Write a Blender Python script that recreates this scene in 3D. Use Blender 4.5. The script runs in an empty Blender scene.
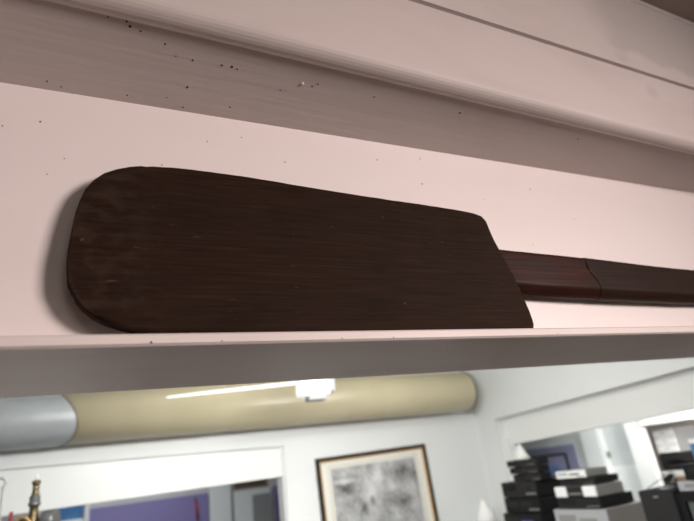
import bpy, bmesh, math, random
from mathutils import Vector, Matrix
random.seed(7)
S = bpy.context.scene
COL = S.collection
PI = math.pi

# ------------------------------------------------------------------ materials
def mat(name, color, rough=0.5, metal=0.0, spec=0.5, bump=None, vary=None, coat=0.0):
    """bump=(scale(x,y,z), strength, distance), vary=(scale xyz, second colour, lo, hi)"""
    m = bpy.data.materials.new(name); m.use_nodes = True
    nt = m.node_tree; b = nt.nodes['Principled BSDF']
    b.inputs['Base Color'].default_value = (*color, 1)
    b.inputs['Roughness'].default_value = rough
    b.inputs['Metallic'].default_value = metal
    b.inputs['Specular IOR Level'].default_value = spec
    b.inputs['Coat Weight'].default_value = coat
    tc = nt.nodes.new('ShaderNodeTexCoord')
    if vary:
        sc, c2, lo, hi = vary
        mp = nt.nodes.new('ShaderNodeMapping'); mp.inputs['Scale'].default_value = sc
        nz = nt.nodes.new('ShaderNodeTexNoise'); nz.inputs['Scale'].default_value = 1; nz.inputs['Detail'].default_value = 5
        rp = nt.nodes.new('ShaderNodeValToRGB')
        rp.color_ramp.elements[0].position = lo; rp.color_ramp.elements[0].color = (*color, 1)
        rp.color_ramp.elements[1].position = hi; rp.color_ramp.elements[1].color = (*c2, 1)
        nt.links.new(tc.outputs['Object'], mp.inputs[0]); nt.links.new(mp.outputs[0], nz.inputs['Vector'])
        nt.links.new(nz.outputs[0], rp.inputs[0]); nt.links.new(rp.outputs[0], b.inputs['Base Color'])
    if bump:
        sc, st, di = bump
        mp = nt.nodes.new('ShaderNodeMapping'); mp.inputs['Scale'].default_value = sc
        nz = nt.nodes.new('ShaderNodeTexNoise'); nz.inputs['Scale'].default_value = 1; nz.inputs['Detail'].default_value = 6
        bp = nt.nodes.new('ShaderNodeBump'); bp.inputs['Strength'].default_value = st; bp.inputs['Distance'].default_value = di
        nt.links.new(tc.outputs['Object'], mp.inputs[0]); nt.links.new(mp.outputs[0], nz.inputs['Vector'])
        nt.links.new(nz.outputs[0], bp.inputs['Height']); nt.links.new(bp.outputs[0], b.inputs['Normal'])
    return m

def glow(name, color, strength):
    m = bpy.data.materials.new(name); m.use_nodes = True
    b = m.node_tree.nodes['Principled BSDF']
    b.inputs['Base Color'].default_value = (.5, .5, .48, 1)
    b.inputs['Emission Color'].default_value = (*color, 1)
    b.inputs['Emission Strength'].default_value = strength
    return m

PINK = (.80, .71, .685)
M = {}
M['wall_paint'] = mat('pink_wall_paint', PINK, .48, bump=((30, 30, 60), .12, .004), vary=((2.2, 2, 5), (.77, .675, .65), .45, .75))
M['wood_paint'] = mat('pink_gloss_paint', (.74, .65, .62), .5, spec=.3, bump=((5, 90, 80), .45, .002), vary=((3, 9, 9), (.66, .57, .54), .48, .8))
M['hole'] = mat('nail_hole_dark', (.05, .025, .018), .8)
M['fleck'] = mat('paint_fleck_white', (.85, .82, .8), .6)
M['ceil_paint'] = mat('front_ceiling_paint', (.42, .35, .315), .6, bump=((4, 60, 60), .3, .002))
M['white'] = mat('back_wall_white', (.80, .815, .81), .55, vary=((1.2, 1.2, 1.2), (.77, .785, .78), .4, .7))
M['white_gloss'] = mat('white_gloss_trim', (.84, .845, .83), .35)
M['grey_wall'] = mat('grey_wall_paint', (.44, .44, .45), .6, vary=((2, 2, 2), (.50, .50, .50), .4, .7))
M['pale_wall'] = mat('pale_grey_paint', (.62, .64, .64), .6)
M['cream_wall'] = mat('cream_wall_paint', (.78, .72, .68), .6)
M['room_paint'] = mat('front_room_paint', (.36, .34, .32), .7)
M['floor'] = mat('timber_floor', (.16, .11, .075), .5, vary=((2, 30, 1), (.11, .075, .05), .4, .7))
M['concrete'] = mat('shop_floor', (.20, .19, .18), .6, vary=((3, 3, 3), (.16, .155, .15), .4, .7))
M['beige'] = mat('beige_duct_paint', (.55, .485, .33), .3, spec=.5, vary=((6, 2, 2), (.52, .46, .31), .4, .7))
M['galv'] = mat('galvanised_duct', (.36, .38, .39), .42, metal=.1, vary=((5, 8, 8), (.30, .32, .33), .4, .7))
M['seam'] = mat('duct_seam_dark', (.13, .12, .10), .5)
M['black'] = mat('black_plastic', (.007, .007, .008), .5, spec=.25)
M['black2'] = mat('black_metal_case', (.010, .010, .011), .6, spec=.2)
M['black3'] = mat('satin_black_panel', (.016, .0155, .016), .4, spec=.3)
M['silver'] = mat('silver_panel', (.45, .46, .48), .35, metal=.35)
M['silver_grey'] = mat('grey_metal_case', (.27, .265, .255), .5, metal=.2)
M['white_plastic'] = mat('white_plastic', (.80, .80, .80), .4)
M['grey_plastic'] = mat('grey_plastic', (.22, .22, .22), .5)
M['display'] = mat('violet_display', (.07, .05, .20), .15)
M['screen'] = mat('tv_screen_glass', (.10, .115, .11), .12)
M['brass'] = mat('aged_brass', (.20, .155, .085), .42, metal=.8, vary=((40, 40, 40), (.09, .07, .04), .45, .65))
M['steel'] = mat('dull_steel', (.20, .20, .20), .45, metal=.7)
M['red'] = mat('red_paint', (.25, .025, .03), .4)
M['wire'] = mat('galvanised_wire', (.42, .43, .42), .4, metal=.5)
M['blue'] = mat('blue_print', (.05, .16, .36), .35, vary=((8, 8, 8), (.08, .24, .42), .45, .6))
M['purple'] = mat('purple_panel', (.175, .15, .32), .6)
M['lilac'] = mat('lilac_mat', (.27, .265, .40), .6)
M['navy'] = mat('dusk_blue_print', (.13, .19, .37), .4, vary=((14, 14, 14), (.24, .31, .50), .4, .65))
M['frame_dark'] = mat('dark_frame_wood', (.022, .014, .009), .55, spec=.25)
M['gold'] = mat('gilt_slip', (.50, .29, .10), .35, metal=.35)
M['mat_board'] = mat('cream_mat_board', (.80, .77, .70), .7)
M['mat_line'] = mat('mat_rule_line', (.36, .34, .28), .7)
M['brown'] = mat('brown_card', (.22, .14, .085), .6)
M['brown_dark'] = mat('dark_shelf_wood', (.06, .042, .032), .5)
M['cloth_black'] = mat('black_cloth', (.010, .009, .010), .8, bump=((30, 30, 30), .5, .01))
M['paper_shade'] = mat('white_paper_shade', (.92, .92, .90), .7)
M['tube'] = glow('fluorescent_tube', (1, .93, .62), .22)
M['lamp_white'] = glow('lit_lamp_housing', (.95, 1, .97), .7)

def wood_mat(name, c_dark, c_mid, c_light, rough, sx, fine, red=None, scuff=True):
    """weathered brown wood, the grain runs along X"""
    m = bpy.data.materials.new(name); m.use_nodes = True
    nt = m.node_tree; N = nt.nodes; Lk = nt.links; b = N['Principled BSDF']
    tc = N.new('ShaderNodeTexCoord')
    def noise(scale, detail=4, rgh=.55):
        mp = N.new('ShaderNodeMapping'); mp.inputs['Scale'].default_value = scale
        nz = N.new('ShaderNodeTexNoise'); nz.inputs['Scale'].default_value = 1
        nz.inputs['Detail'].default_value = detail; nz.inputs['Roughness'].default_value = rgh
        Lk.new(tc.outputs['Object'], mp.inputs[0]); Lk.new(mp.outputs[0], nz.inputs['Vector'])
        return nz.outputs[0]
    def ramp(src, stops):
        r = N.new('ShaderNodeValToRGB'); e = r.color_ramp.elements
        e[0].position, e[0].color = stops[0][0], (*stops[0][1], 1)
        e[1].position, e[1].color = stops[-1][0], (*stops[-1][1], 1)
        for p, c in stops[1:-1]:
            k = e.new(p); k.color = (*c, 1)
        Lk.new(src, r.inputs[0]); return r.outputs[0]
    def mix(fac, a, bb):
        x = N.new('ShaderNodeMix'); x.data_type = 'RGBA'
        Lk.new(fac, x.inputs['Factor']); Lk.new(a, x.inputs['A'])
        if isinstance(bb, tuple): x.inputs['B'].default_value = (*bb, 1)
        else: Lk.new(bb, x.inputs['B'])
        return x.outputs['Result']
    grain = noise((sx, 30, fine), 4, .65)
    col = ramp(grain, [(.30, c_dark), (.52, c_mid), (.74, c_light)])
    blot = noise((7, 7, 14), 4)
    f = ramp(blot, [(.42, (0, 0, 0)), (.72, (.65, .65, .65))])
    col = mix(f, col, c_dark)
    if red:
        rb = noise((5, 9, 22), 3)
        f = ramp(rb, [(.50, (0, 0, 0)), (.70, (.8, .8, .8))])
        col = mix(f, col, red)
    if scuff:
        sc = noise((26, 10, 170), 2, .5)
        f = ramp(sc, [(.695, (0, 0, 0)), (.78, (.34, .34, .34))])
        col = mix(f, col, (.15, .085, .05))
        sp = noise((75, 40, 95), 2, .5)
        f = ramp(sp, [(.725, (0, 0, 0)), (.78, (.36, .36, .36))])
        col = mix(f, col, (.20, .12, .07))
        # the greyed, scuffed tip of the blade
        sx_ = N.new('ShaderNodeSeparateXYZ'); Lk.new(tc.outputs['Object'], sx_.inputs[0])
        tip = N.new('ShaderNodeMapRange'); tip.inputs['From Min'].default_value = .16; tip.inputs['From Max'].default_value = .0
        tip.inputs['To Max'].default_value = .35
        Lk.new(sx_.outputs['X'], tip.inputs['Value'])
        tn = noise((28, 20, 60), 4)
        tr = ramp(tn, [(.46, (0, 0, 0)), (.62, (1, 1, 1))])
        mu = N.new('ShaderNodeMath'); mu.operation = 'MULTIPLY'
        Lk.new(tip.outputs[0], mu.inputs[0]); Lk.new(tr, mu.inputs[1])
        col = mix(mu.outputs[0], col, (.070, .046, .034))
    Lk.new(col, b.inputs['Base Color'])
    b.inputs['Roughness'].default_value = rough
    b.inputs['Specular IOR Level'].default_value = .07
    bp = N.new('ShaderNodeBump'); bp.inputs['Strength'].default_value = .45; bp.inputs['Distance'].default_value = .0012
    Lk.new(grain, bp.inputs['Height']); Lk.new(bp.outputs[0], b.inputs['Normal'])
    return m

M['blade'] = wood_mat('weathered_dark_wood', (.014, .0066, .0040), (.024, .0110, .0064), (.036, .0175, .0105), .7, 8, 230)
M['blade_edge'] = wood_mat('worn_blade_edge', (.018, .009, .005), (.032, .015, .008), (.05, .024, .012), .6, 14, 60, red=(.17, .06, .022), scuff=False)
M['handle'] = wood_mat('reddish_polished_wood', (.018, .0062, .004), (.029, .0088, .0056), (.040, .0135, .0085), .45, 3, 150, red=(.060, .0125, .0075), scuff=False)
M['sleeve'] = wood_mat('dark_handle_wood', (.017, .008, .005), (.024, .011, .007), (.033, .015, .0095), .45, 3, 150, red=(.034, .0125, .008), scuff=False)

# ------------------------------------------------------------------ mesh helpers
def link(name, bm, m, parent=None, smooth=False, bevel=0, seg=2):
    me = bpy.data.meshes.new(name)
    bmesh.ops.recalc_face_normals(bm, faces=bm.faces[:])
    bm.to_mesh(me); bm.free()
    for k in (m if isinstance(m, (list, tuple)) else [m]): me.materials.append(k)
    if smooth:
        for p in me.polygons: p.use_smooth = True
    o = bpy.data.objects.new(name, me); COL.objects.link(o)
    if parent: o.parent = parent
    if bevel:
        bv = o.modifiers.new('bevel', 'BEVEL'); bv.width = bevel; bv.segments = seg
        bv.limit_method = 'ANGLE'; bv.angle_limit = math.radians(35)
    return o

def tag(o, label=None, cat=None, group=None, kind=None):
    if label: o['label'] = label
    if cat: o['category'] = cat
    if group: o['group'] = group
    if kind: o['kind'] = kind
    return o

def thing(name, loc, label, cat, group=None, rot=(0, 0, 0)):
    o = bpy.data.objects.new(name, None); COL.objects.link(o)
    o.empty_display_size = .05
    o.location = loc; o.rotation_euler = rot
    return tag(o, label, cat, group)

def box(bm, x0, x1, y0, y1, z0, z1, mi=0, sh=(0, 0)):
    """sh = (dz/dx, dz/dy): the board runs slightly out of level"""
    v = [bm.verts.new((x, y, z + sh[0] * x + sh[1] * y)) for z in (z0, z1) for y in (y0, y1) for x in (x0, x1)]
    for q in ((0, 1, 3, 2), (4, 6, 7, 5), (0, 4, 5, 1), (2, 3, 7, 6), (0, 2, 6, 4), (1, 5, 7, 3)):
        f = bm.faces.new([v[i] for i in q]); f.material_index = mi
    return bm

def B(*a, **k): return box(bmesh.new(), *a, **k)

def cyl(bm, p0, p1, r0, r1=None, n=24, caps=True, mi=0):
    r1 = r0 if r1 is None else r1
    p0, p1 = Vector(p0), Vector(p1); d = (p1 - p0).normalized()
    a = d.orthogonal().normalized(); b = d.cross(a)
    A, Bv = [], []
    for i in range(n):
        t = 2 * PI * i / n; w = math.cos(t) * a + math.sin(t) * b
        A.append(bm.verts.new(p0 + w * r0)); Bv.append(bm.verts.new(p1 + w * r1))
    for i in range(n):
        j = (i + 1) % n
        f = bm.faces.new((A[i], A[j], Bv[j], Bv[i])); f.smooth = True; f.material_index = mi
    if caps:
        bm.faces.new(A).material_index = mi; bm.faces.new(Bv).material_index = mi
    return bm

def tube(bm, pts, r, n=10, mi=0):
    pts = [Vector(p) for p in pts]; rings = []
    prev = None
    for i, p in enumerate(pts):
        d = (pts[min(i + 1, len(pts) - 1)] - pts[max(i - 1, 0)]).normalized()
        a = d.orthogonal().normalized() if prev is None else (prev - d * prev.dot(d)).normalized()
        prev = a; b = d.cross(a); rr = r[i] if isinstance(r, (list, tuple)) else r
        rings.append([bm.verts.new(p + (math.cos(2 * PI * k / n) * a + math.sin(2 * PI * k / n) * b) * rr) for k in range(n)])
    for A, Bv in zip(rings, rings[1:]):
        for k in range(n):
            f = bm.faces.new((A[k], A[(k + 1) % n], Bv[(k + 1) % n], Bv[k])); f.smooth = True; f.material_index = mi
    bm.faces.new(rings[0]).material_index = mi; bm.faces.new(rings[-1]).material_index = mi
    return bm

def lathe(bm, prof, c=(0, 0, 0), n=24, mi=0):
    """prof = [(radius, z)], closed at both ends"""
    rings = [[bm.verts.new((c[0] + r * math.cos(2 * PI * k / n), c[1] + r * math.sin(2 * PI * k / n), c[2] + z)) for k in range(n)] for r, z in prof]
    for A, Bv in zip(rings, rings[1:]):
        for k in range(n):
            f = bm.faces.new((A[k], A[(k + 1) % n], Bv[(k + 1) % n], Bv[k])); f.smooth = True; f.material_index = mi
    bm.faces.new(rings[0]).material_index = mi; bm.faces.new(rings[-1]).material_index = mi
    return bm

def extrude_x(bm, prof, x0, x1, shear, n=2, mi=0):
    """prof = [(y, z)] closed; shear(y, z) = dz/dx of that edge"""
    rings = []
    for i in range(n):
        x = x0 + (x1 - x0) * i / (n - 1)
        rings.append([bm.verts.new((x, y, z + shear(y, z) * x)) for y, z in prof])
    for A, Bv in zip(rings, rings[1:]):
        for k in range(len(prof)):
            bm.faces.new((A[k], A[(k + 1) % len(prof)], Bv[(k + 1) % len(prof)], Bv[k])).material_index = mi
    bm.faces.new(rings[0]); bm.faces.new(rings[-1])
    return bm

def disc_down(bm, x, y, z, r, mi, n=8):
    """a shallow pit mark on an under-surface"""
    vs = [bm.verts.new((x + r * math.cos(2 * PI * k / n) * random.uniform(.8, 1.2), y + r * math.sin(2 * PI * k / n) * random.uniform(.8, 1.2), z)) for k in range(n)]
    top = [bm.verts.new(v.co + Vector((0, 0, .0015))) for v in vs]
    bm.faces.new(vs).material_index = mi
    for k in range(n):
        bm.faces.new((vs[k], vs[(k + 1) % n], top[(k + 1) % n], top[k])).material_index = mi

def disc_front(bm, x, y, z, r, mi, n=8):
    vs = [bm.verts.new((x + r * math.cos(2 * PI * k / n) * random.uniform(.8, 1.2), y, z + r * math.sin(2 * PI * k / n) * random.uniform(.8, 1.2))) for k in range(n)]
    bk = [bm.verts.new(v.co + Vector((0, .0015, 0))) for v in vs]
    bm.faces.new(vs).material_index = mi
    for k in range(n):
        bm.faces.new((vs[k], vs[(k + 1) % n], bk[(k + 1) % n], bk[k])).material_index = mi

def struct(o): o['kind'] = 'structure'; return o

# ------------------------------------------------------------------ front room shell
XL, XR = -1.5, 2.907              # side walls
WY0, WY1 = .75, 1.0               # the wall that carries the paddle
CEIL = 3.10
bm = bmesh.new()
box(bm, XL, 3.6, WY0, WY1, 2.143, CEIL + .05, sh=(.0118, 0))        # above the opening
box(bm, XL, -1.0, WY0, WY1, 0, 2.06); box(bm, 2.3, 3.6, WY0, WY1, 0, 2.06)
for x, z, r in ((.087, 2.441, .0011), (.602, 2.539, .0012), (.495, 2.519, .0013), (.298, 2.481, .0011), (-.086, 2.489, .0012),
                (-.132, 2.472, .001), (.901, 2.506, .0013), (.594, 2.477, .0015), (-.05, 2.43, .0008), (-.07, 2.40, .0008),
                (.16, 2.50, .0009), (.75, 2.46, .0009), (1.02, 2.44, .0009), (.22, 2.52, .0008), (.86, 2.36, .0008)):
    disc_front(bm, x, WY0 - .0006, z, r, 1)
struct(link('wall_front', bm, [M['wall_paint'], M['hole']]))

# ledge board: its lip carries the paddle, its underside is the head of the opening
bm = bmesh.new()
prof = [(.694, 2.129), (.690, 2.132), (.690, 2.1425), (.6925, 2.1452), (1.0, 2.1452), (1.0, 2.133), (.996, 2.129)]
extrude_x(bm, prof, XL, 3.6, lambda y, z: .0120, n=2)
for i in range(80):
    x = random.uniform(-.3, 1.9); y = random.uniform(.70, .99)
    disc_down(bm, x, y, 2.1285 + .012 * x, random.choice((.0008, .0010, .0012, .0019)), 1)
for x in (.07, .16, .34, .43, .79, 1.12):                            # chips along the lip
    disc_front(bm, x, .6896, 2.1330 + .012 * x, random.uniform(.0008, .0014), 2)
struct(link('trim_1', bm, [M['wood_paint'], M['fleck'], M['hole']]))

# boxed beam above: underside, two-board face with a V joint, bead under the ceiling
bm = bmesh.new()
FY = .585
prof = [(WY0 + .02, 2.547), (WY0, 2.552), (WY0 - .02, 2.5585)]
for y, dz in ((.690, 0), (.65, 0), (FY + .035, 0)):
    prof.append((y, 2.598 + (2.552 - 2.598) * (y - FY - .03) / (WY0 - FY - .03) + dz))
for k in range(8):                                                   # painted-over round of the lower edge, hanging a touch below the cove
    t = k / 7 * PI / 2
    prof.append((FY + .026 - .026 * math.sin(t), 2.5925 + .024 - .024 * math.cos(t)))
prof += [(FY, 2.7800), (FY + .016, 2.7835), (FY + .016, 2.7895), (FY, 2.7930), (FY, 3.082), (FY - .004, 3.086), (FY - .007, 3.091), (FY - .004, 3.097), (FY, 3.10), (FY, 3.12), (WY0 + .02, 3.12)]
def beam_shear(y, z):
    if z < 2.7: return .0205 * max(0, min(1, (y - FY - .03) / (WY0 - FY - .03)))
    if z < 2.85: return .009
    return 0
extrude_x(bm, prof, XL, 3.6, beam_shear, n=60)
def soff(x, y):
    t = (y - FY - .03) / (WY0 - FY - .03); return 2.598 + (2.552 + .0205 * x - 2.598) * t
HOLES = ((.021, .622, .0016), (.026, .628, .0022), (.112, .618, .0013), (-.004, .622, .0012), (.041, .631, .0014), (.077, .642, .0015), (.121, .658, .0014), (.167, .656, .0014), (.183, .655, .0021), (.192, .657, .0015),
         (.120, .705, .0018), (.119, .742, .0013), (.091, .729, .0012), (.196, .727, .0016), (-.082, .736, .0013), (-.063, .741, .0011), (.031, .737, .0012), (.326, .659, .0013), (.335, .653, .0012), (.449, .654, .0015),
         (.644, .649, .0022), (.982, .649, .0018), (.095, .657, .001), (.273, .678, .001))
for x, y, r in HOLES:
    disc_down(bm, x, y, soff(x, y) - .0008, r, 1)
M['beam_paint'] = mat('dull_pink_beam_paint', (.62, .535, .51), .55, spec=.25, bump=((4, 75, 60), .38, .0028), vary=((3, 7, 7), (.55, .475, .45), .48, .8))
def grey_patch(m):
    # a greyer patch near the right of the upper board, with a ragged lower edge, and two smudges
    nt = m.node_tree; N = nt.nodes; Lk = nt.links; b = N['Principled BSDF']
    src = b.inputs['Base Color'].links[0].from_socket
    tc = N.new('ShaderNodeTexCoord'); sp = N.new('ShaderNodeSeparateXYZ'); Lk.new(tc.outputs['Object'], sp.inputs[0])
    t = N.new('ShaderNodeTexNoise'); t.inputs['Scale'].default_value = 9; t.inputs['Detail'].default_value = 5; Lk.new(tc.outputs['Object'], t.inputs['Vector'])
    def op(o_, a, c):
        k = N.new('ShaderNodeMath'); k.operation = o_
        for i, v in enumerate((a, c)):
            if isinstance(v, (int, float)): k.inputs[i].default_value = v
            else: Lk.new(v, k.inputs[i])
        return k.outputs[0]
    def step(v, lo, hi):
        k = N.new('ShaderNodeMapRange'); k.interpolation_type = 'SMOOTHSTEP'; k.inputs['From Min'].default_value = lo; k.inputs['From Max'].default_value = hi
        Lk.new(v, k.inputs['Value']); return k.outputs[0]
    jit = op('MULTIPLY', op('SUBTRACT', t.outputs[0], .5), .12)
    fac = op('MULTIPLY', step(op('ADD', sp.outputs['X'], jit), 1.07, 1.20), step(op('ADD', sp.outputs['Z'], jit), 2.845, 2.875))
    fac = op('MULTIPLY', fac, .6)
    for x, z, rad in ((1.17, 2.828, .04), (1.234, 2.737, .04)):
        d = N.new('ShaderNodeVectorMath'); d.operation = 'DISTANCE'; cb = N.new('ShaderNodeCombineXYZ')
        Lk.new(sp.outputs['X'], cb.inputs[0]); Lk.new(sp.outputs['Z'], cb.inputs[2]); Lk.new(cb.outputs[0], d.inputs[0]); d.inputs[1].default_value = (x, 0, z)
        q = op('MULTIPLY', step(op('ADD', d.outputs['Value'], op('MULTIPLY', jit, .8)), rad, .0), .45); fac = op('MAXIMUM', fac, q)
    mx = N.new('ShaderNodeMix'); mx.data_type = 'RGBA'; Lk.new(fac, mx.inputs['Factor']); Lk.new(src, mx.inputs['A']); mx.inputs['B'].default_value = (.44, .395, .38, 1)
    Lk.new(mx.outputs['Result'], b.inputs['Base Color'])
grey_patch(M['beam_paint'])
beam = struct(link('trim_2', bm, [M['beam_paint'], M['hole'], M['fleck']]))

bm = bmesh.new(); lathe(bm, [(.0020, -.0024), (.0032, -.0018), (.004, -.0006), (.0042, .0035)], n=16)
o = link('nail_head', bm, M['wood_paint'], smooth=True); o.location = (.307, .659, soff(.307, .659) + .0006)
tag(o, 'painted-over nail head standing proud of the pink beam underside above the blade', 'nail')

struct(link('ceiling_front', B(XL - .1, 3.7, -3.1, FY + .22, 3.10, 3.2), M['ceil_paint']))
struct(link('floor_front', B(XL - .1, 3.7, -3.1, 1.0, -.08, 0), M['floor']))
struct(link('wall_left', B(XL - .1, XL, -3.1, 6.1, 0, 3.2), M['room_paint']))
struct(link('wall_side_front', B(3.6, 3.7, -3.1, 1.0, 0, 3.2), M['room_paint']))
struct(link('wall_rear', B(XL - .1, 3.7, -3.2, -3.1, 0, 3.2), M['room_paint']))

# ------------------------------------------------------------------ the paddle
PX, PZ = -.036, 2.1452
pad = thing('paddle', (PX, .709, PZ + .012 * .3), 'dark brown wooden paddle with a long broad blade, propped on the pink ledge', 'paddle', rot=(math.radians(-1.6), 0, 0))
pad.rotation_euler = (math.radians(-1.6), math.radians(-.6), 0)
out = [(0.0032, 0.1009), (0.0028, 0.1155), (0.0043, 0.1305), (0.0069, 0.152), (0.0095, 0.1741), (0.0134, 0.1937), (0.0194, 0.2134), (0.0289, 0.2301), (0.043, 0.2444), (0.0588, 0.2537), (0.0779, 0.2609), (0.0918, 0.2641), (0.0981, 0.2632),
       (0.1061, 0.2656), (0.1206, 0.2667), (0.1504, 0.2682), (0.1937, 0.2686), (0.2458, 0.2676), (0.2935, 0.2655), (0.3472, 0.2623), (0.4178, 0.2591), (0.4932, 0.2556), (0.5741, 0.2527), (0.6432, 0.2502), (0.6883, 0.2481), (0.7203, 0.2445),
       (0.7395, 0.2395), (0.7478, 0.2288), (0.7505, 0.2086), (0.7551, 0.1869), (0.7608, 0.1664), (0.7738, 0.1261), (0.7842, 0.0905), (0.7892, 0.0578), (0.7936, 0.0371), (0.7948, 0.018), (0.7938, 0.0085), (0.7895, 0.0), (0.5937, 0.0), (0.3175, 0.0),
       (0.1725, 0.0005), (0.1199, 0.002), (0.0899, 0.0055), (0.0704, 0.0105), (0.0511, 0.018), (0.0368, 0.0261), (0.0248, 0.0375), (0.0164, 0.0478), (0.0137, 0.0554), (0.0083, 0.0625), (0.0054, 0.0725), (0.0036, 0.0866)]
def refine(pts, step=.012):
    r = []
    for i, (a, b_) in enumerate(zip(pts, pts[1:] + pts[:1])):
        L = math.hypot(b_[0] - a[0], b_[1] - a[1]); n = max(1, int(L / step))
        for k in range(n):
            t = k / n; r.append((a[0] + (b_[0] - a[0]) * t + random.uniform(-.0005, .0005), a[1] + (b_[1] - a[1]) * t + random.uniform(-.0004, .0004)))
    return r
out = refine(out)
zmin = min(z for x, z in out)
def zfix(x, z): return max(z, .0002)          # its long edge stands flat on the ledge
TH = .022
bm = bmesh.new()
cx_, cz_ = .36, .13
rows = [(0.0, .0022), (.0022, 0.0), (TH - .004, 0.0), (TH, .004)]
rings = []
for y, ins in rows:
    R_ = []
    for x, z in out:
        dx, dz = cx_ - x, cz_ - z; l = math.hypot(dx, dz)
        R_.append(bm.verts.new((x + dx / l * ins, y, zfix(x, z) + (dz / l * ins if z > .02 else max(.0008, .0075 * (1 - x / .82)) if ins == .0022 else ins * .3))))
    rings.append(R_)
n = len(out)
for ri, (A, Bv) in enumerate(zip(rings, rings[1:])):
    for k in range(n):
        f = bm.faces.new((A[k], A[(k + 1) % n], Bv[(k + 1) % n], Bv[k])); f.material_index = 1 if ri or A[k].co.x < .035 else 0
        f.smooth = ri == 0
bm.faces.new(rings[0]); bm.faces.new(rings[-1])
blade = link('blade', bm, [M['blade'], M['blade_edge']], pad)

def lerp(tab, x):
    for (a, p), (b_, q) in zip(tab, tab[1:]):
        if x <= b_: return p + (q - p) * max(0, (x - a)) / (b_ - a)
    return tab[-1][1]
TOP = ((.60, .173), (.76, .1715), (.80, .1690), (.87, .1645), (.95, .1622), (.998, .1606), (1.036, .1591), (1.126, .1555), (1.222, .1514), (1.313, .1490), (1.38, .1485), (1.9, .138))
LOW = ((.60, .086), (.7877, .0805), (.8055, .0757), (.8461, .0732), (.923, .0708), (.9686, .0695), (1.0162, .0690), (1.19, .0665), (1.35, .0640), (1.9, .070))
SEAM = ((0, .9975), (.12, .9945), (.26, .9900), (.42, .997), (.56, 1.008), (.68, 1.0124), (.85, 1.0130), (1, 1.0135))
def handle_piece(name, xs, m, grow=0):
    """rounded-rectangular shaft; xs = stations (x, depth, front y, how far the station follows the joint line)"""
    bm = bmesh.new(); rings = []
    for x, dep, yf, cut in xs:
        zl, zh = lerp(LOW, x) - grow, lerp(TOP, x) + grow; w = zh - zl; R_ = []
        y0, y1 = yf - grow, yf + dep + grow
        c = .24 * w
        prof = [(y0 + .010, zh), (y0 + .005, zh - .0005), (y0 + .001, zh - .003), (y0, zh - .007)] + [(y0, zh - .010 + (zl + c + .012 - zh) * k / 7) for k in range(8)]
        prof += [(y0, zl + c - .002), (y0 + .002, zl + c * .72), (y0 + .007, zl + c * .30), (y0 + .013, zl + c * .06), (y0 + .019, zl), (y1 - .006, zl), (y1, zl + .008), (y1, zh - .008), (y1 - .006, zh)]
        for y, z in prof:
            xo = cut * (lerp(SEAM, max(0, min(1, (zh - z) / w))) - .998)
            R_.append(bm.verts.new((x + xo, y, z)))
        rings.append(R_)
    for A, Bv in zip(rings, rings[1:]):
        for k in range(len(A)):
            f = bm.faces.new((A[k], A[(k + 1) % len(A)], Bv[(k + 1) % len(A)], Bv[k])); f.smooth = True
    for R_ in (rings[0], rings[-1]):
        f = bm.faces.new(R_)
        for e in f.edges: e.smooth = False
    return link(name, bm, m, pad)
h1 = handle_piece('handle', [(.66, .016, .0032, 0), (.74, .019, .0030, 0), (.795, .022, .0026, 0), (.84, .026, -.001, 0), (.88, .030, -.003, 0), (.92, .030, -.004, .2), (.96, .030, -.004, .6), (.9976, .030, -.004, 1)], M['handle'])
h2 = handle_piece('handle_sleeve', [(.9986, .030, -.004, 1), (1.036, .030, -.004, .6), (1.08, .030, -.004, .2), (1.126, .030, -.004, 0), (1.222, .030, -.004, 0), (1.313, .030, -.004, 0), (1.5, .030, -.003, 0), (1.9, .026, -.001, 0), (1.93, .020, .003, 0)], M['sleeve'], grow=.0008)
h2['label'] = 'dark plain length of handle beyond the slanting joint'

# ------------------------------------------------------------------ back room shell
BY = 3.6
def wb(name, bits, m, **k):
    bm = bmesh.new()
    for b_ in bits: box(bm, *b_)
    return struct(link(name, bm, m, **k))
HX = 1.228                         # right end of the wide opening in the back wall
wb('wall_back', [(HX, XR + .1, BY, BY + .14, 0, 2.8)], M['white'])
bm = bmesh.new(); extrude_x(bm, [(BY, 2.195), (BY + .14, 2.195), (BY + .14, 2.83), (BY, 2.83)], XL, HX, lambda y, z: -.016)
struct(link('trim_13', bm, M['white']))
bm = bmesh.new(); extrude_x(bm, [(BY + .04, 1.968), (BY + .11, 1.968), (BY + .11, 2.21), (BY + .04, 2.21)], XL, HX, lambda y, z: .012 if z < 2.1 else -.01)
struct(link('trim_3', bm, M['white_gloss'], bevel=.004))
struct(link('trim_4', B(HX - .012, HX, BY + .02, BY + .14, 0, 2.176), M['white_gloss'], bevel=.003))
# right wall: recessed header over a wide opening
sh = (0, -.030)
bm = bmesh.new()
box(bm, XR, XR + .14, .9, 3.7, 2.30, 2.92, sh=sh)                    # upper wall; the header sits back below it
box(bm, XR, XR + .14, 3.375, 3.6, 0, 2.30, sh=sh)
box(bm, XR, XR + .14, .9, 1.0, 0, 2.35)
struct(link('wall_right', bm, M['white']))
bm = B(XR + .085, XR + .14, 1.0, 3.40, 2.096, 2.33, sh=sh)
struct(link('trim_5', bm, M['white_gloss'], bevel=.004))
struct(link('trim_6', B(XR + .03, XR + .14, 3.32, 3.378, 0, 2.05), M['white_gloss'], bevel=.003))
struct(link('ceiling_back', B(XL - .1, XR + .12, 1.0, 3.75, 2.75, 2.83), M['white']))
struct(link('floor_back', B(XL - .1, 5.5, 1.0, 6.2, -.08, 0), M['concrete']))
struct(link('trim_7', B(XL, 3.6, 1.0, 1.02, 2.20, 2.76), M['white']))

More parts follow.
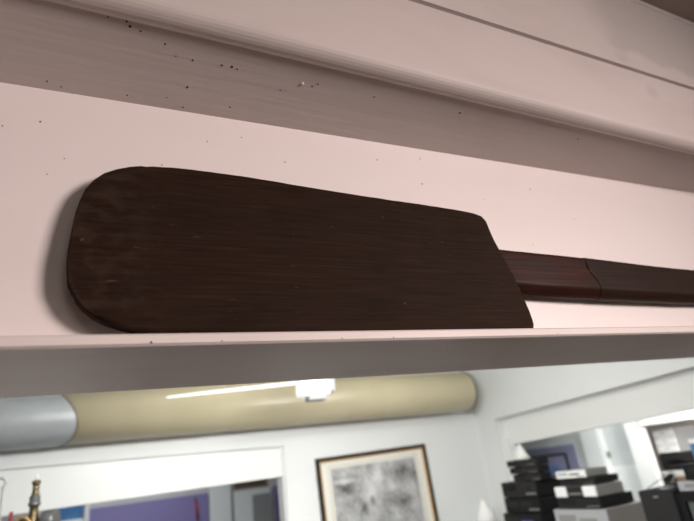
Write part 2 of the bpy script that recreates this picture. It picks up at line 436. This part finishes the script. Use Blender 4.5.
# ------------------------------------------------------------------ round duct across the back wall
DY, DZ, DR = 3.43, 2.437, .152
duct = thing('duct', (0, DY, DZ), 'long round beige duct running along the top of the white back wall', 'duct')
def barrel(x0, x1, r, lip, bulge=False):
    bm = bmesh.new()
    n = 48; prof = [(x0, r), (x1 - lip, r), (x1 - lip * .4, r * .985), (x1, r * .94)]
    if bulge: prof += [(x1 + .004, r * .7), (x1 + .006, r * .02)]
    rings = [[bm.verts.new((x, rr * math.cos(2 * PI * k / n), rr * math.sin(2 * PI * k / n))) for k in range(n)] for x, rr in prof]
    for A, Bv in zip(rings, rings[1:]):
        for k in range(n):
            f = bm.faces.new((A[k], A[(k + 1) % n], Bv[(k + 1) % n], Bv[k])); f.smooth = True
    bm.faces.new(rings[0]); bm.faces.new(rings[-1])
    return bm
link('duct_body', barrel(-.3, 2.72, DR, .015, True), M['beige'], duct)
bm = bmesh.new(); tube(bm, [(2.712, (DR + .001) * math.cos(2 * PI * k / 64), (DR + .001) * math.sin(2 * PI * k / 64)) for k in range(65)], .006, n=8); link('end_band', bm, M['seam'], duct)
bm = bmesh.new(); n = 64; rings = []                                  # grey sleeve slipped over the beige one, its lip cut in a curve
def lip(k): return .085 * max(0, math.cos(1.35 * (2 * PI * k / n - PI - .42))) if abs(2 * PI * k / n - PI - .42) < 1.163 else 0
for x, rr, c in ((XL + .01, DR + .004, 0), (-.4, DR + .004, 0), (-.112, DR + .004, 1), (-.100, DR + .0015, 1)):
    rings.append([bm.verts.new((x - .022 * c + c * lip(k), rr * math.cos(2 * PI * k / n), rr * math.sin(2 * PI * k / n))) for k in range(n)])
for A, Bv in zip(rings, rings[1:]):
    for k in range(n): bm.faces.new((A[k], A[(k + 1) % n], Bv[(k + 1) % n], Bv[k])).smooth = True
bm.faces.new(rings[0])
sleeve = link('duct_sleeve', bm, M['galv'], duct)
bm = bmesh.new(); tube(bm, [(-.122 + lip(k), (DR + .002) * math.cos(2 * PI * k / n), (DR + .002) * math.sin(2 * PI * k / n)) for k in range(n + 1)], .0045, n=8); link('sleeve_lip', bm, M['seam'], duct)
sleeve['label'] = 'grey galvanised length of duct'
for x in (.5, 1.75):                                                # straps back to the wall
    bm = B(x - .02, x + .02, DR * .7, BY - DY - .0005, -.012, .012); link('wall_bracket', bm, M['seam'], duct)

# ------------------------------------------------------------------ hanging fluorescent fitting in front of the duct
fx = thing('light_fitting', (1.086, 2.6, 2.75), 'white light fitting with a glowing thin tube hanging before the beige duct', 'light')
bm = bmesh.new(); box(bm, -.095, .075, -.05, .05, -.405, -.22)
link('housing', bm, M['lamp_white'], fx, bevel=.018, seg=3)
link('end_cap', B(.070, .098, -.055, .055, -.395, -.215), M['grey_plastic'], fx, bevel=.008)
link('lamp_base', B(-.05, .05, -.035, .035, -.43, -.400), M['grey_plastic'], fx, bevel=.006)
bm = bmesh.new(); tube(bm, [(-.10, 0, -.333), (-.35, 0, -.348), (-.6, 0, -.362), (-.74, 0, -.371), (-.758, 0, -.372)], [.0115, .0100, .008, .0055, .002], n=14)
link('lamp_tube', bm, M['tube'], fx)
bm = bmesh.new(); cyl(bm, (0, 0, -.225), (0, 0, 0), .008); cyl(bm, (0, 0, -.015), (0, 0, 0), .04); link('hanging_rod', bm, M['white_plastic'], fx)

# ------------------------------------------------------------------ framed print
W, H = .905, .74
pic = thing('picture_frame', (1.447, BY - .002, 2.068), 'framed grey drawing in a thin dark frame hanging on the white back wall', 'picture', rot=(0, math.radians(-1.2), 0))
def ring_frame(x0, x1, z0, z1, w, y0, y1):
    bm = bmesh.new()
    box(bm, x0, x1, y0, y1, z1 - w, z1); box(bm, x0, x1, y0, y1, z0, z0 + w)
    box(bm, x0, x0 + w, y0, y1, z0 + w, z1 - w); box(bm, x1 - w, x1, y0, y1, z0 + w, z1 - w)
    return bm
link('frame', ring_frame(0, W, -H, 0, .023, -.030, 0), M['frame_dark'], pic, bevel=.003)
link('gilt_slip', ring_frame(.022, W - .022, -H + .022, -.022, .009, -.024, -.004), M['gold'], pic)
link('mat', B(.027, W - .027, -.010, -.004, -H + .027, -.027), M['mat_board'], pic)
link('mat_rule', ring_frame(.086, W - .086, -H + .086, -.063, .004, -.0108, -.010), M['mat_line'], pic)
# soft grey drawing: clouds of pencil tone with paler and darker masses
m = bpy.data.materials.new('pencil_drawing'); m.use_nodes = True
nt = m.node_tree; N = nt.nodes; Lk = nt.links; b = N['Principled BSDF']; b.inputs['Roughness'].default_value = .6
tc = N.new('ShaderNodeTexCoord')
def nz(scale, detail, lo, hi):
    mp = N.new('ShaderNodeMapping'); mp.inputs['Scale'].default_value = scale
    t = N.new('ShaderNodeTexNoise'); t.inputs['Scale'].default_value = 1; t.inputs['Detail'].default_value = detail
    mr = N.new('ShaderNodeMapRange'); mr.inputs['From Min'].default_value = .36; mr.inputs['From Max'].default_value = .66
    mr.inputs['To Min'].default_value = lo; mr.inputs['To Max'].default_value = hi
    Lk.new(tc.outputs['Object'], mp.inputs[0]); Lk.new(mp.outputs[0], t.inputs['Vector']); Lk.new(t.outputs[0], mr.inputs[0]); return mr.outputs[0]
def math_(op, a, c):
    k = N.new('ShaderNodeMath'); k.operation = op
    for i, v in enumerate((a, c)):
        if isinstance(v, float): k.inputs[i].default_value = v
        else: Lk.new(v, k.inputs[i])
    return k.outputs[0]
val = math_('ADD', nz((9, 1, 8), 4, -.10, .10), .42)
val = math_('ADD', val, nz((42, 1, 34), 3, -.07, .07))
for (px, pz, sx, sz, amt) in ((.20, -.22, .10, .06, -.24), (.20, -.175, .11, .025, .22), (.42, -.27, .11, .13, .10), (.47, -.16, .05, .12, .12), (.68, -.17, .14, .10, -.16),
                              (.40, -.33, .03, .05, -.26), (.33, -.36, .04, .05, -.22), (.64, -.36, .13, .06, -.20), (.80, -.22, .05, .12, -.10), (.25, -.12, .16, .03, .05), (.58, -.26, .08, .04, .14)):
    mp = N.new('ShaderNodeMapping'); mp.vector_type = 'POINT'
    mp.inputs['Scale'].default_value = (1 / sx, 0, 1 / sz); mp.inputs['Location'].default_value = (-px / sx, 0, -pz / sz)
    g = N.new('ShaderNodeTexGradient'); g.gradient_type = 'SPHERICAL'
    Lk.new(tc.outputs['Object'], mp.inputs[0]); Lk.new(mp.outputs[0], g.inputs[0])
    val = math_('ADD', val, math_('MULTIPLY', g.outputs['Fac'], float(amt) * 1.7))
Lk.new(val, b.inputs['Base Color'])
link('print', B(.106, W - .106, -.0108, -.009, -H + .1, -.080), m, pic)

# ------------------------------------------------------------------ rooms beyond: left opening
RY = 6.0
struct(link('wall_beyond', B(XL - .1, 3.0, RY, RY + .1, 0, 2.8), M['grey_wall']))
struct(link('ceiling_beyond', B(XL - .1, 5.5, 3.74, RY + .2, 2.6, 2.7), M['pale_wall']))
struct(link('wall_beyond_side', B(2.2, 2.3, 3.74, RY, 0, 2.6), M['pale_wall']))
o = thing('notice_board', (.64, RY - .034, 1.40), 'purple board on the grey wall beyond the wide opening', 'board')
link('board_panel', B(-.56, .55, 0, .03, -.6, .54), M['purple'], o, bevel=.004)
o = thing('marker_pen', (1.07, RY - .045, 1.8), 'thin dark red pen clipped upright to the purple board', 'pen', rot=(0, math.radians(-5), 0))
bm = bmesh.new(); cyl(bm, (0, 0, -.1), (0, 0, .08), .013); link('pen_barrel', bm, M['red'], o)
bm = bmesh.new(); cyl(bm, (0, 0, .08), (0, 0, .12), .010, .004); link('pen_cap', bm, M['brown_dark'], o)
struct(link('trim_8', B(1.20, 1.42, RY - .06, RY, 0, 2.3), M['pale_wall'], bevel=.004))
d = thing('door_1', (1.45, RY - .02, 0), 'pale grey door', 'door'); d['kind'] = 'structure'
link('door_leaf', B(0, .40, -.02, .02, 0, 1.915), M['pale_wall'], d)
link('door_panel', B(.20, .40, -.026, -.02, .9, 1.86), M['grey_plastic'], d)
bm = bmesh.new()
for k in range(9): box(bm, .03 + k * .037, .058 + k * .037, -.008, 0, .006, .062)
o = thing('vent_grille', (1.455, RY, 1.935), 'small dark slotted grille above the pale grey door', 'grille')
link('grille_frame', B(.01, .385, -.006, 0, -.004, .072), M['brown'], o); link('grille_slats', bm, M['brown_dark'], o)
o = thing('wall_banner', (1.90, RY - .012, 1.30), 'narrow purple and black banner at the right edge of the opening', 'banner')
link('banner_cloth', B(0, .105, 0, .008, 0, .62), M['purple'], o)
link('black_print', B(.03, .105, -.003, 0, .1, .52), M['black'], o); link('red_print', B(.05, .10, -.005, -.003, 0, .28), M['red'], o)
o = thing('poster', (-.30, RY - .0105, 1.78), 'blue poster with a white lower band on the far wall behind the brass valve', 'poster')
link('poster_sheet', B(0, .33, 0, .01, -.2, .24), M['blue'], o); link('white_band', B(-.02, .34, -.004, 0, .055, .085), M['white_gloss'], o)
struct(link('trim_9', B(.045, .085, RY - .05, RY, 0, 2.3), M['pale_wall']))

# ------------------------------------------------------------------ things at the left edge, on a tall cabinet
CBT = 1.86
o = thing('cabinet', (-.45, 2.98, 0), 'tall white cabinet under the brass valve', 'cabinet')
link('cabinet_body', B(-.45, .50, -.24, .12, .06, CBT - .02), M['white_plastic'], o, bevel=.004)
link('cabinet_top', B(-.46, .51, -.26, .13, CBT - .02, CBT), M['brown_dark'], o)
link('plinth', B(-.43, .48, -.2, .10, 0, .06), M['brown_dark'], o)
for x in (-.44, .03): link('cabinet_door', B(x, x + .46, -.258, -.24, .08, CBT - .04), M['white_gloss'], o)
v = thing('brass_valve', (-.180, 2.88, CBT), 'upright aged brass valve fitting with a grey collar at the left edge', 'valve')
v.scale = (1.5, 1.5, 1.04)
bm = bmesh.new(); lathe(bm, [(.032, 0), (.032, .012), (.018, .016), (.016, .05), (.019, .06), (.016, .075), (.012, .09), (.012, .125)], n=20); link('valve_body', bm, M['brass'], v)
bm = bmesh.new(); lathe(bm, [(.012, .120), (.0165, .123), (.0165, .136), (.014, .138), (.0145, .160), (.012, .163)], n=20); link('valve_collar', bm, M['steel'], v)
bm = bmesh.new(); lathe(bm, [(.010, .160), (.0105, .172), (.0085, .175), (.0085, .186), (.0105, .189), (.0085, .193), (.0085, .205), (.0115, .208), (.0115, .220), (.006, .222)], n=20); link('valve_spindle', bm, M['brass'], v)
bm = bmesh.new(); lathe(bm, [(.003, .220), (.0035, .240), (.001, .246)], n=12); link('valve_tip', bm, M['white_plastic'], v)
bm = bmesh.new(); tube(bm, [(-.045, -.03, .02), (-.048, -.032, .06), (-.035, -.034, .085), (-.015, -.034, .08), (.0, -.032, .055), (.012, -.03, .02), (.014, -.028, .0)], .0042); link('valve_handle', bm, M['gold'], v)
bm = bmesh.new(); cyl(bm, (0, 0, .055), (.03, -.0, .055), .008); cyl(bm, (.028, -.01, .06), (.062, -.02, .06), .040, n=28); link('valve_wheel', bm, M['steel'], v, bevel=.006)
bm = bmesh.new(); tube(bm, [(-.04, 0, .045), (-.02, 0, .07), (0, 0, .06)], .016); link('valve_elbow', bm, M['brass'], v)
o = thing('red_rod', (-.262, 2.86, CBT), 'short red rod standing left of the brass valve', 'rod')
bm = bmesh.new(); cyl(bm, (0, 0, .01), (.0, 0, .115), .007); link('rod_shaft', bm, M['red'], o)
bm = bmesh.new(); lathe(bm, [(.022, 0), (.022, .008), (.008, .012)], n=16); link('rod_foot', bm, M['red'], o)
o = thing('wire_hook', (-.318, 2.90, CBT), 'bent wire hook with a round loop at the far left edge', 'hook')
bm = bmesh.new(); pts = [(.012, 0, 0), (.013, 0, .10), (.012, 0, .205)]
for k in range(15):
    t = -.9 + k / 14 * 5.6; pts.append((.0 + .020 * math.cos(t), 0, .236 + .020 * math.sin(t)))
tube(bm, pts, .006); link('hook_wire', bm, M['wire'], o)
bm = bmesh.new(); lathe(bm, [(.03, 0), (.03, .006), (.006, .010)], (.012, 0, 0), n=16); link('hook_base', bm, M['wire'], o)

# ------------------------------------------------------------------ right: rooms beyond the opening
QX = 3.96
bm = bmesh.new()
box(bm, QX, QX + .1, 3.50, 6.0, 0, 2.6); box(bm, QX, QX + .1, 2.84, 3.5, 2.20, 2.6); box(bm, QX, QX + .1, 1.0, 2.84, 2.10, 2.6)
struct(link('wall_partition', bm, M['pale_wall']))
struct(link('trim_10', B(QX - .04, QX + .1, 3.315, 3.50, 0, 2.4), M['white_gloss'], bevel=.004))
d = thing('door_2', (QX + .03, 3.17, 0), 'pale door in two tones', 'door'); d['kind'] = 'structure'
link('door_leaf', B(0, .04, -.15, .145, 0, 2.2), M['pale_wall'], d)
link('door_panel', B(-.006, 0, -.15, .145, .9, 1.73), M['white'], d)
bm = bmesh.new(); box(bm, -.03, 0, .122, .134, 1.80, 1.85); link('door_handle', bm, M['silver_grey'], d, bevel=.004)
struct(link('trim_11', B(QX - .05, QX, 2.875, 3.03, 0, 2.4), M['white_gloss'], bevel=.004))
struct(link('trim_12', B(QX - .08, QX + .12, 1.0, 2.86, 2.005, 2.13, sh=(0, -.0)), M['white_gloss'], bevel=.004))
struct(link('wall_far_right', B(5.4, 5.5, .8, 6.2, 0, 2.7), M['cream_wall']))
struct(link('ceiling_right', B(XR + .13, 5.5, .8, 3.74, 2.55, 2.65), M['white']))
struct(link('wall_right_near', B(XR + .14, 5.5, .8, .9, 0, 2.6), M['white']))
struct(link('wall_beyond_right', B(3.0, 5.5, 6.0, 6.1, 0, 2.7), M['white']))
o = thing('wall_art', (QX, 3.93, 1.66), 'blue print in a wide lilac surround on the wall behind the black stack', 'picture')
link('surround', B(-.015, 0, -.31, .36, -.25, .285), M['lilac'], o)
link('frame', (lambda bm: (box(bm, -.03, -.015, -.21, .30, -.2, .22), bm)[1])(bmesh.new()), M['frame_dark'], o)
link('mat', B(-.033, -.03, -.19, .28, -.18, .20), M['lilac'], o); link('print', B(-.036, -.033, -.12, .21, -.16, .13), M['navy'], o)

# tall unit along the right wall that carries all the machines (its top is just under the frame)
UT = 1.45
o = thing('storage_unit', (2.7, 2.25, 0), 'tall dark storage unit under the stacked machines', 'cabinet')
link('unit_body', B(-.24, .19, -.95, .95, .05, UT - .03), M['brown_dark'], o)
link('unit_top', B(-.26, .2, -.98, .98, UT - .03, UT), M['brown'], o)
link('plinth', B(-.2, .18, -.92, .92, 0, .05), M['black'], o)

def device(label, xf, yc, z, w, dep, h, body, front, name='video_recorder', cat='video recorder', group=None, style='vcr', rz=0, feet=True):
    """a flat machine whose front looks along -X"""
    t = thing(name, (xf + dep / 2, yc, z), label, cat, group, rot=(0, 0, math.radians(rz)))
    f = .004 if feet else 0
    link('case', B(-dep / 2 + .008, dep / 2, -w / 2, w / 2, f, h), M[body], t, bevel=.003)
    xf_ = -dep / 2
    if style == 'centre':                 # two pale wings either side of a black centre
        for s in (-1, 1): link('front_wing', B(xf_ - .004, xf_ + .012, s * w * .34 - w * .15, s * w * .34 + w * .15, f, h - .001), M['white_plastic'], t, bevel=.006)
        link('front_panel', B(xf_ - .001, xf_ + .010, -w * .2, w * .2, f, h - .001), M['black3'], t)
        link('display', B(xf_ - .004, xf_, -w * .15, w * .15, h * .3, h * .42), M['silver_grey'], t)
    else:
        link('front_panel', B(xf_, xf_ + .010, -w / 2 - .001, w / 2 + .001, f, h - .001), M[front], t, bevel=.002)
        link('tape_slot' if style == 'vcr' else 'disc_tray', B(xf_ - .003, xf_, w * .08, w * .42, h * .45, h * .82), M[{'black': 'black3', 'white_plastic': 'silver', 'silver': 'silver_grey'}.get(front, 'black')], t, bevel=.001)
        dp = link('display', B(xf_ - .003, xf_, -w * .30, w * .02, h * .42, h * .72), M['display' if style == 'violet' else 'silver_grey' if front in ('silver', 'white_plastic') else 'black3'], t)
        for k in range(4): 
            bm = bmesh.new(); cyl(bm, (xf_ - .006, -w * .44 + k * w * .07, h * .25), (xf_, -w * .44 + k * w * .07, h * .25), h * .07, n=10); link('button', bm, M['silver_grey'], t)
    if feet:
        for sx in (-1, 1):
            for sy in (-1, 1):
                bm = bmesh.new(); cyl(bm, (sx * (dep / 2 - .04), sy * (w / 2 - .04), 0), (sx * (dep / 2 - .04), sy * (w / 2 - .04), .008), .012, n=10); link('foot', bm, M['black'], t)
    return t
G1, G2 = 'black machines in the left stack', 'machines in the right stack with silver units'
XF = 2.52
device('black machine with a violet display at the bottom of the left stack', XF - .01, 2.86, UT, .34, .32, .132, 'black2', 'black', group=G1, style='violet')
device('wide black machine just above the violet display in the left stack', XF, 2.845, 1.582, .315, .31, .088, 'black2', 'black', group=G1)
device('wide black machine carrying three small boxes in the left stack', XF, 2.842, 1.670, .315, .31, .094, 'black2', 'black3', group=G1)
device('small black box, lowest of the three atop the left stack', XF + .01, 2.755, 1.764, .245, .09, .043, 'black', 'black3', 'set_top_box', 'set-top box', 'small black boxes on the left stack', 'stb')
device('small black box, middle of the three atop the left stack', XF, 2.76, 1.807, .25, .10, .043, 'black', 'black3', 'set_top_box', 'set-top box', 'small black boxes on the left stack', 'stb')
device('small black box, topmost of the three atop the left stack', XF - .003, 2.765, 1.850, .26, .11, .043, 'black', 'black3', 'set_top_box', 'set-top box', 'small black boxes on the left stack', 'stb')
device('deep grey machine with a silver front at the bottom of the right stack', XF - .01, 2.39, UT, .37, .34, .155, 'silver_grey', 'silver', group=G2)
device('black machine right above the silver-fronted bottom one in the right stack', XF, 2.385, 1.605, .30, .27, .058, 'black2', 'black3', group=G2)
device('grey machine with white wings beside a black centre in the right stack', XF, 2.39, 1.663, .30, .22, .060, 'silver_grey', 'white_plastic', group=G2, style='centre')
device('slim black machine under the small silver box in the right stack', XF + .02, 2.375, 1.723, .245, .20, .040, 'black', 'black3', 'disc_player', 'disc player', G2, 'dvd')
device('small silver box with a white front topping the right stack', XF, 2.39, 1.763, .215, .18, .043, 'silver_grey', 'white_plastic', 'disc_player', 'disc player', G2, 'dvd')

# white paper cones behind the stacks
def cone(loc, h, r, stem, label):
    t = thing('cone_lamp', loc, label, 'lamp')
    bm = bmesh.new(); lathe(bm, [(r, stem), (r * .55, stem + h * .45), (r * .12, stem + h * .97), (r * .05, stem + h)], n=24); link('lamp_shade', bm, M['paper_shade'], t)
    bm = bmesh.new(); lathe(bm, [(r * .8, 0), (r * .8, .012), (.01, .02), (.008, stem + .01)], n=20); link('lamp_base', bm, M['white_plastic'], t)
cone((2.84, 3.09, UT), .105, .06, .435, 'white cone shade peeping over the three small black boxes')
cone((2.64, 3.385, 1.2), .16, .085, .30, 'white cone shade by the corner left of the black stack')
o = thing('side_table', (2.64, 3.385, 0), 'small tall white stand in the corner', 'stand')
link('table_top', B(-.12, .12, -.09, .09, 1.18, 1.2), M['white_plastic'], o)
for sx in (-1, 1):
    for sy in (-1, 1): link('leg', B(sx * .1 - .012, sx * .1 + .012, sy * .07 - .012, sy * .07 + .012, 0, 1.18), M['white_plastic'], o)

# speaker cabinet with loose wires on top
o = thing('speaker', (2.655, 1.895, UT - 0), 'black speaker cabinet between the silver stack and the television', 'speaker')
link('speaker_cabinet', B(-.127, .14, -.095, .095, 0, .238), M['black2'], o, bevel=.004)
link('grille_cloth', B(-.135, -.127, -.09, .09, .006, .232), M['cloth_black'], o); link('badge', B(-.137, -.135, -.012, .012, .207, .213), M['silver_grey'], o)
o = thing('cable', (2.62, 1.91, UT + .238), 'thin grey cable looped on top of the black speaker', 'cable')
bm = bmesh.new(); tube(bm, [(-.06, .05, .004), (-.02, .06, .012), (.02, .04, .03), (.05, .0, .055), (.06, -.03, .07), (.04, -.05, .05), (0, -.04, .012), (-.05, -.01, .004), (-.08, -.06, .004), (0, -.08, .006)], .003); link('cable_loop', bm, M['wire'], o)
o = thing('plug_adapter', (2.66, 1.86, UT + .238), 'small black plug lying on the black speaker', 'plug')
link('plug_body', B(-.04, .05, -.03, .03, 0, .022), M['black'], o, bevel=.006); link('plug_pin', B(-.055, -.04, -.01, .01, .008, .014), M['steel'], o)

# television with machines on top
tv = thing('television', (2.70, 1.565, UT), 'black box television with a dark grey screen at the right edge', 'television')
link('tv_case', B(-.15, .18, -.235, .235, 0, .222), M['black2'], tv, bevel=.01)
bz = link('screen_bezel', ring_frame(0, .47, 0, .222, .036, 0, .02), M['black'], tv)
bz.rotation_euler = (0, 0, -PI / 2); bz.location = (-.165, .235, 0)
bm = bmesh.new()
ny, nzz = 10, 8; g = [[bm.verts.new((-.157 - .012 * (1 - (2 * i / ny - 1) ** 2) * (1 - (2 * j / nzz - 1) ** 2), -.192 + .384 * i / ny,   .034 + .154 * j / nzz)) for j in range(nzz + 1)] for i in range(ny + 1)]
for i in range(ny):
    for j in range(nzz): bm.faces.new((g[i][j], g[i + 1][j], g[i + 1][j + 1], g[i][j + 1])).smooth = True
link('screen', bm, M['screen'], tv)
device('flat silver-grey machine lying on top of the television', 2.56, 1.58, UT + .223, .42, .28, .045, 'silver_grey', 'silver', name='disc_player', cat='disc player', style='dvd')
device('black machine on the silver one above the television', 2.56, 1.56, UT + .269, .36, .28, .075, 'black2', 'black')
o = thing('storage_box', (2.64, 1.565, UT + .345), 'blue and white carton on the black machine above the television', 'box')
link('carton', B(-.08, .08, -.10, .10, 0, .105), M['white_plastic'], o); link('blue_print', B(-.083, -.08, -.02, .098, .012, .085), M['blue'], o)
o = thing('camera_case', (2.64, 1.55, UT + .45), 'small black lumpy case topping the blue and white carton', 'case')
link('case_body', B(-.05, .05, -.08, .07, 0, .06), M['cloth_black'], o, bevel=.015, seg=3); link('case_lid', B(-.035, .035, -.045, .045, .058, .085), M['black'], o, bevel=.008)

# shelves in the room seen through the far doorway
sx0 = 4.30
sh_ = thing('bookshelf', (4.52, 2.72, 0), 'dark open shelf unit seen through the white doorway', 'shelf')
for z in (.6, 1.2, 1.645): 
    link('shelf', B(-.22, .22, -.5, .52, z - .02, z), M['white_gloss' if z > 1.6 else 'brown_dark'], sh_)
for y in (-.5, .49): link('side_panel', B(-.2, .22, y, y + .03, 0, 1.645), M['brown_dark'], sh_)
o = thing('document_case', (4.46, 2.95, 1.645), 'soft black case under the white drawer unit on the dark shelf', 'case')
link('case_body', B(-.15, .15, -.28, .16, 0, .135), M['cloth_black'], o, bevel=.03, seg=3); link('case_handle', (lambda bm: tube(bm, [(-.15, -.12, .06), (-.19, -.11, .075), (-.2, -.04, .08), (-.19, .03, .075), (-.15, .04, .06)], .01))(bmesh.new()), M['black'], o)
o = thing('drawer_unit', (4.46, 2.99, 1.78), 'white-fronted set of three little drawers with a grey side on the dark shelf', 'drawers')
link('unit_case', B(-.15, .17, -.095, .095, 0, .185), M['grey_plastic'], o, bevel=.003)
for k in range(3):
    dr = link('drawer', B(-.162, -.15, -.09, .09, .005 + k * .06, .06 + k * .06), M['white_plastic'], o, bevel=.003); link('knob', B(-.168, -.162, -.02, .02, .03 + k * .06, .036 + k * .06), M['silver_grey'], dr)
o = thing('card_box', (4.42, 2.93, 1.48), 'small brown box on the lower dark shelf', 'box')
link('box_body', B(-.09, .09, -.09, .09, 0, .12), M['brown'], o); link('box_lid', B(-.095, .095, -.095, .095, .12, .14), M['mat_board'], o)
link('shelf', B(-.22, .22, -.5, .52, 1.46, 1.48), M['brown_dark'], sh_)

# ------------------------------------------------------------------ lights the rooms have, and one added fill
def area(name, loc, tgt, size, energy, color):
    l = bpy.data.lights.new(name, 'AREA'); l.shape = 'RECTANGLE'; l.size, l.size_y = size; l.energy = energy; l.color = color
    o = bpy.data.objects.new(name, l); COL.objects.link(o); o.location = loc
    o.rotation_euler = (Vector(tgt) - Vector(loc)).to_track_quat('-Z', 'Y').to_euler(); return o
l_ = area('front_room_lamp', (3.0, -2.75, 2.64), (.30, .75, 1.70), (1.2, .9), 23.5, (1, .88, .84)); l_.data.spread = math.radians(56)
area('front_room_ceiling_lamp', (.4, -2.0, 2.95), (.6, -1.6, 0), (1.2, .3), 14, (1, .92, .86))
area('back_room_lamp', (.7, 1.45, 2.4), (.9, 3.6, 1.9), (1.4, .25), 42, (1, 1, .97))
area('back_room_lamp_right', (1.5, 2.0, 2.72), (1.8, 2.1, 0), (.3, 1.2), 24, (1, 1, .97))
area('beyond_room_lamp', (.4, 5.0, 2.55), (.4, 5.0, 0), (1.2, .3), 22, (.95, .98, 1))
area('side_room_lamp', (3.45, 2.6, 2.5), (3.45, 2.6, 0), (.3, 1.6), 13, (.95, 1, .99))
area('drawer_fill_light', (3.3, 1.5, 2.12), (4.4, 3.0, 1.85), (.3, .2), 3, (1, .98, .94)).data.spread = math.radians(45)  # unseen fill, added only to brighten the white drawer fronts
area('far_room_lamp', (4.7, 2.2, 2.5), (4.6, 2.4, 0), (.6, .6), 16, (1, .97, .93))
w = bpy.data.worlds.new('world'); S.world = w; w.use_nodes = True
w.node_tree.nodes['Background'].inputs[0].default_value = (.8, .85, .9, 1); w.node_tree.nodes['Background'].inputs[1].default_value = .05

# ------------------------------------------------------------------ camera (eye height 1.95 m, looking up and to the right)
cam = bpy.data.cameras.new('camera'); co = bpy.data.objects.new('camera', cam); COL.objects.link(co)
right = Vector((0.8990181809, -0.4204811528, -0.1223188886)); down = Vector((0.0575840610, 0.3904107823, -0.9188381234)); fwd = Vector((0.4341087263, 0.8190085599, 0.3751994037))
mw = Matrix((( right.x, -down.x, -fwd.x, 0), (right.y, -down.y, -fwd.y, 0), (right.z, -down.z, -fwd.z, 1.95), (0, 0, 0, 1)))
co.matrix_world = mw
cam.sensor_width = 36; cam.sensor_fit = 'HORIZONTAL'; cam.lens = 521 / 694 * 36
cam.clip_start = .02
cam.dof.use_dof = True; cam.dof.focus_distance = .88; cam.dof.aperture_fstop = 3.0
S.camera = co
S.view_settings.view_transform = 'Standard'; S.view_settings.look = 'None'; S.view_settings.exposure = 0; S.view_settings.gamma = 1
S.view_settings.use_curve_mapping = False
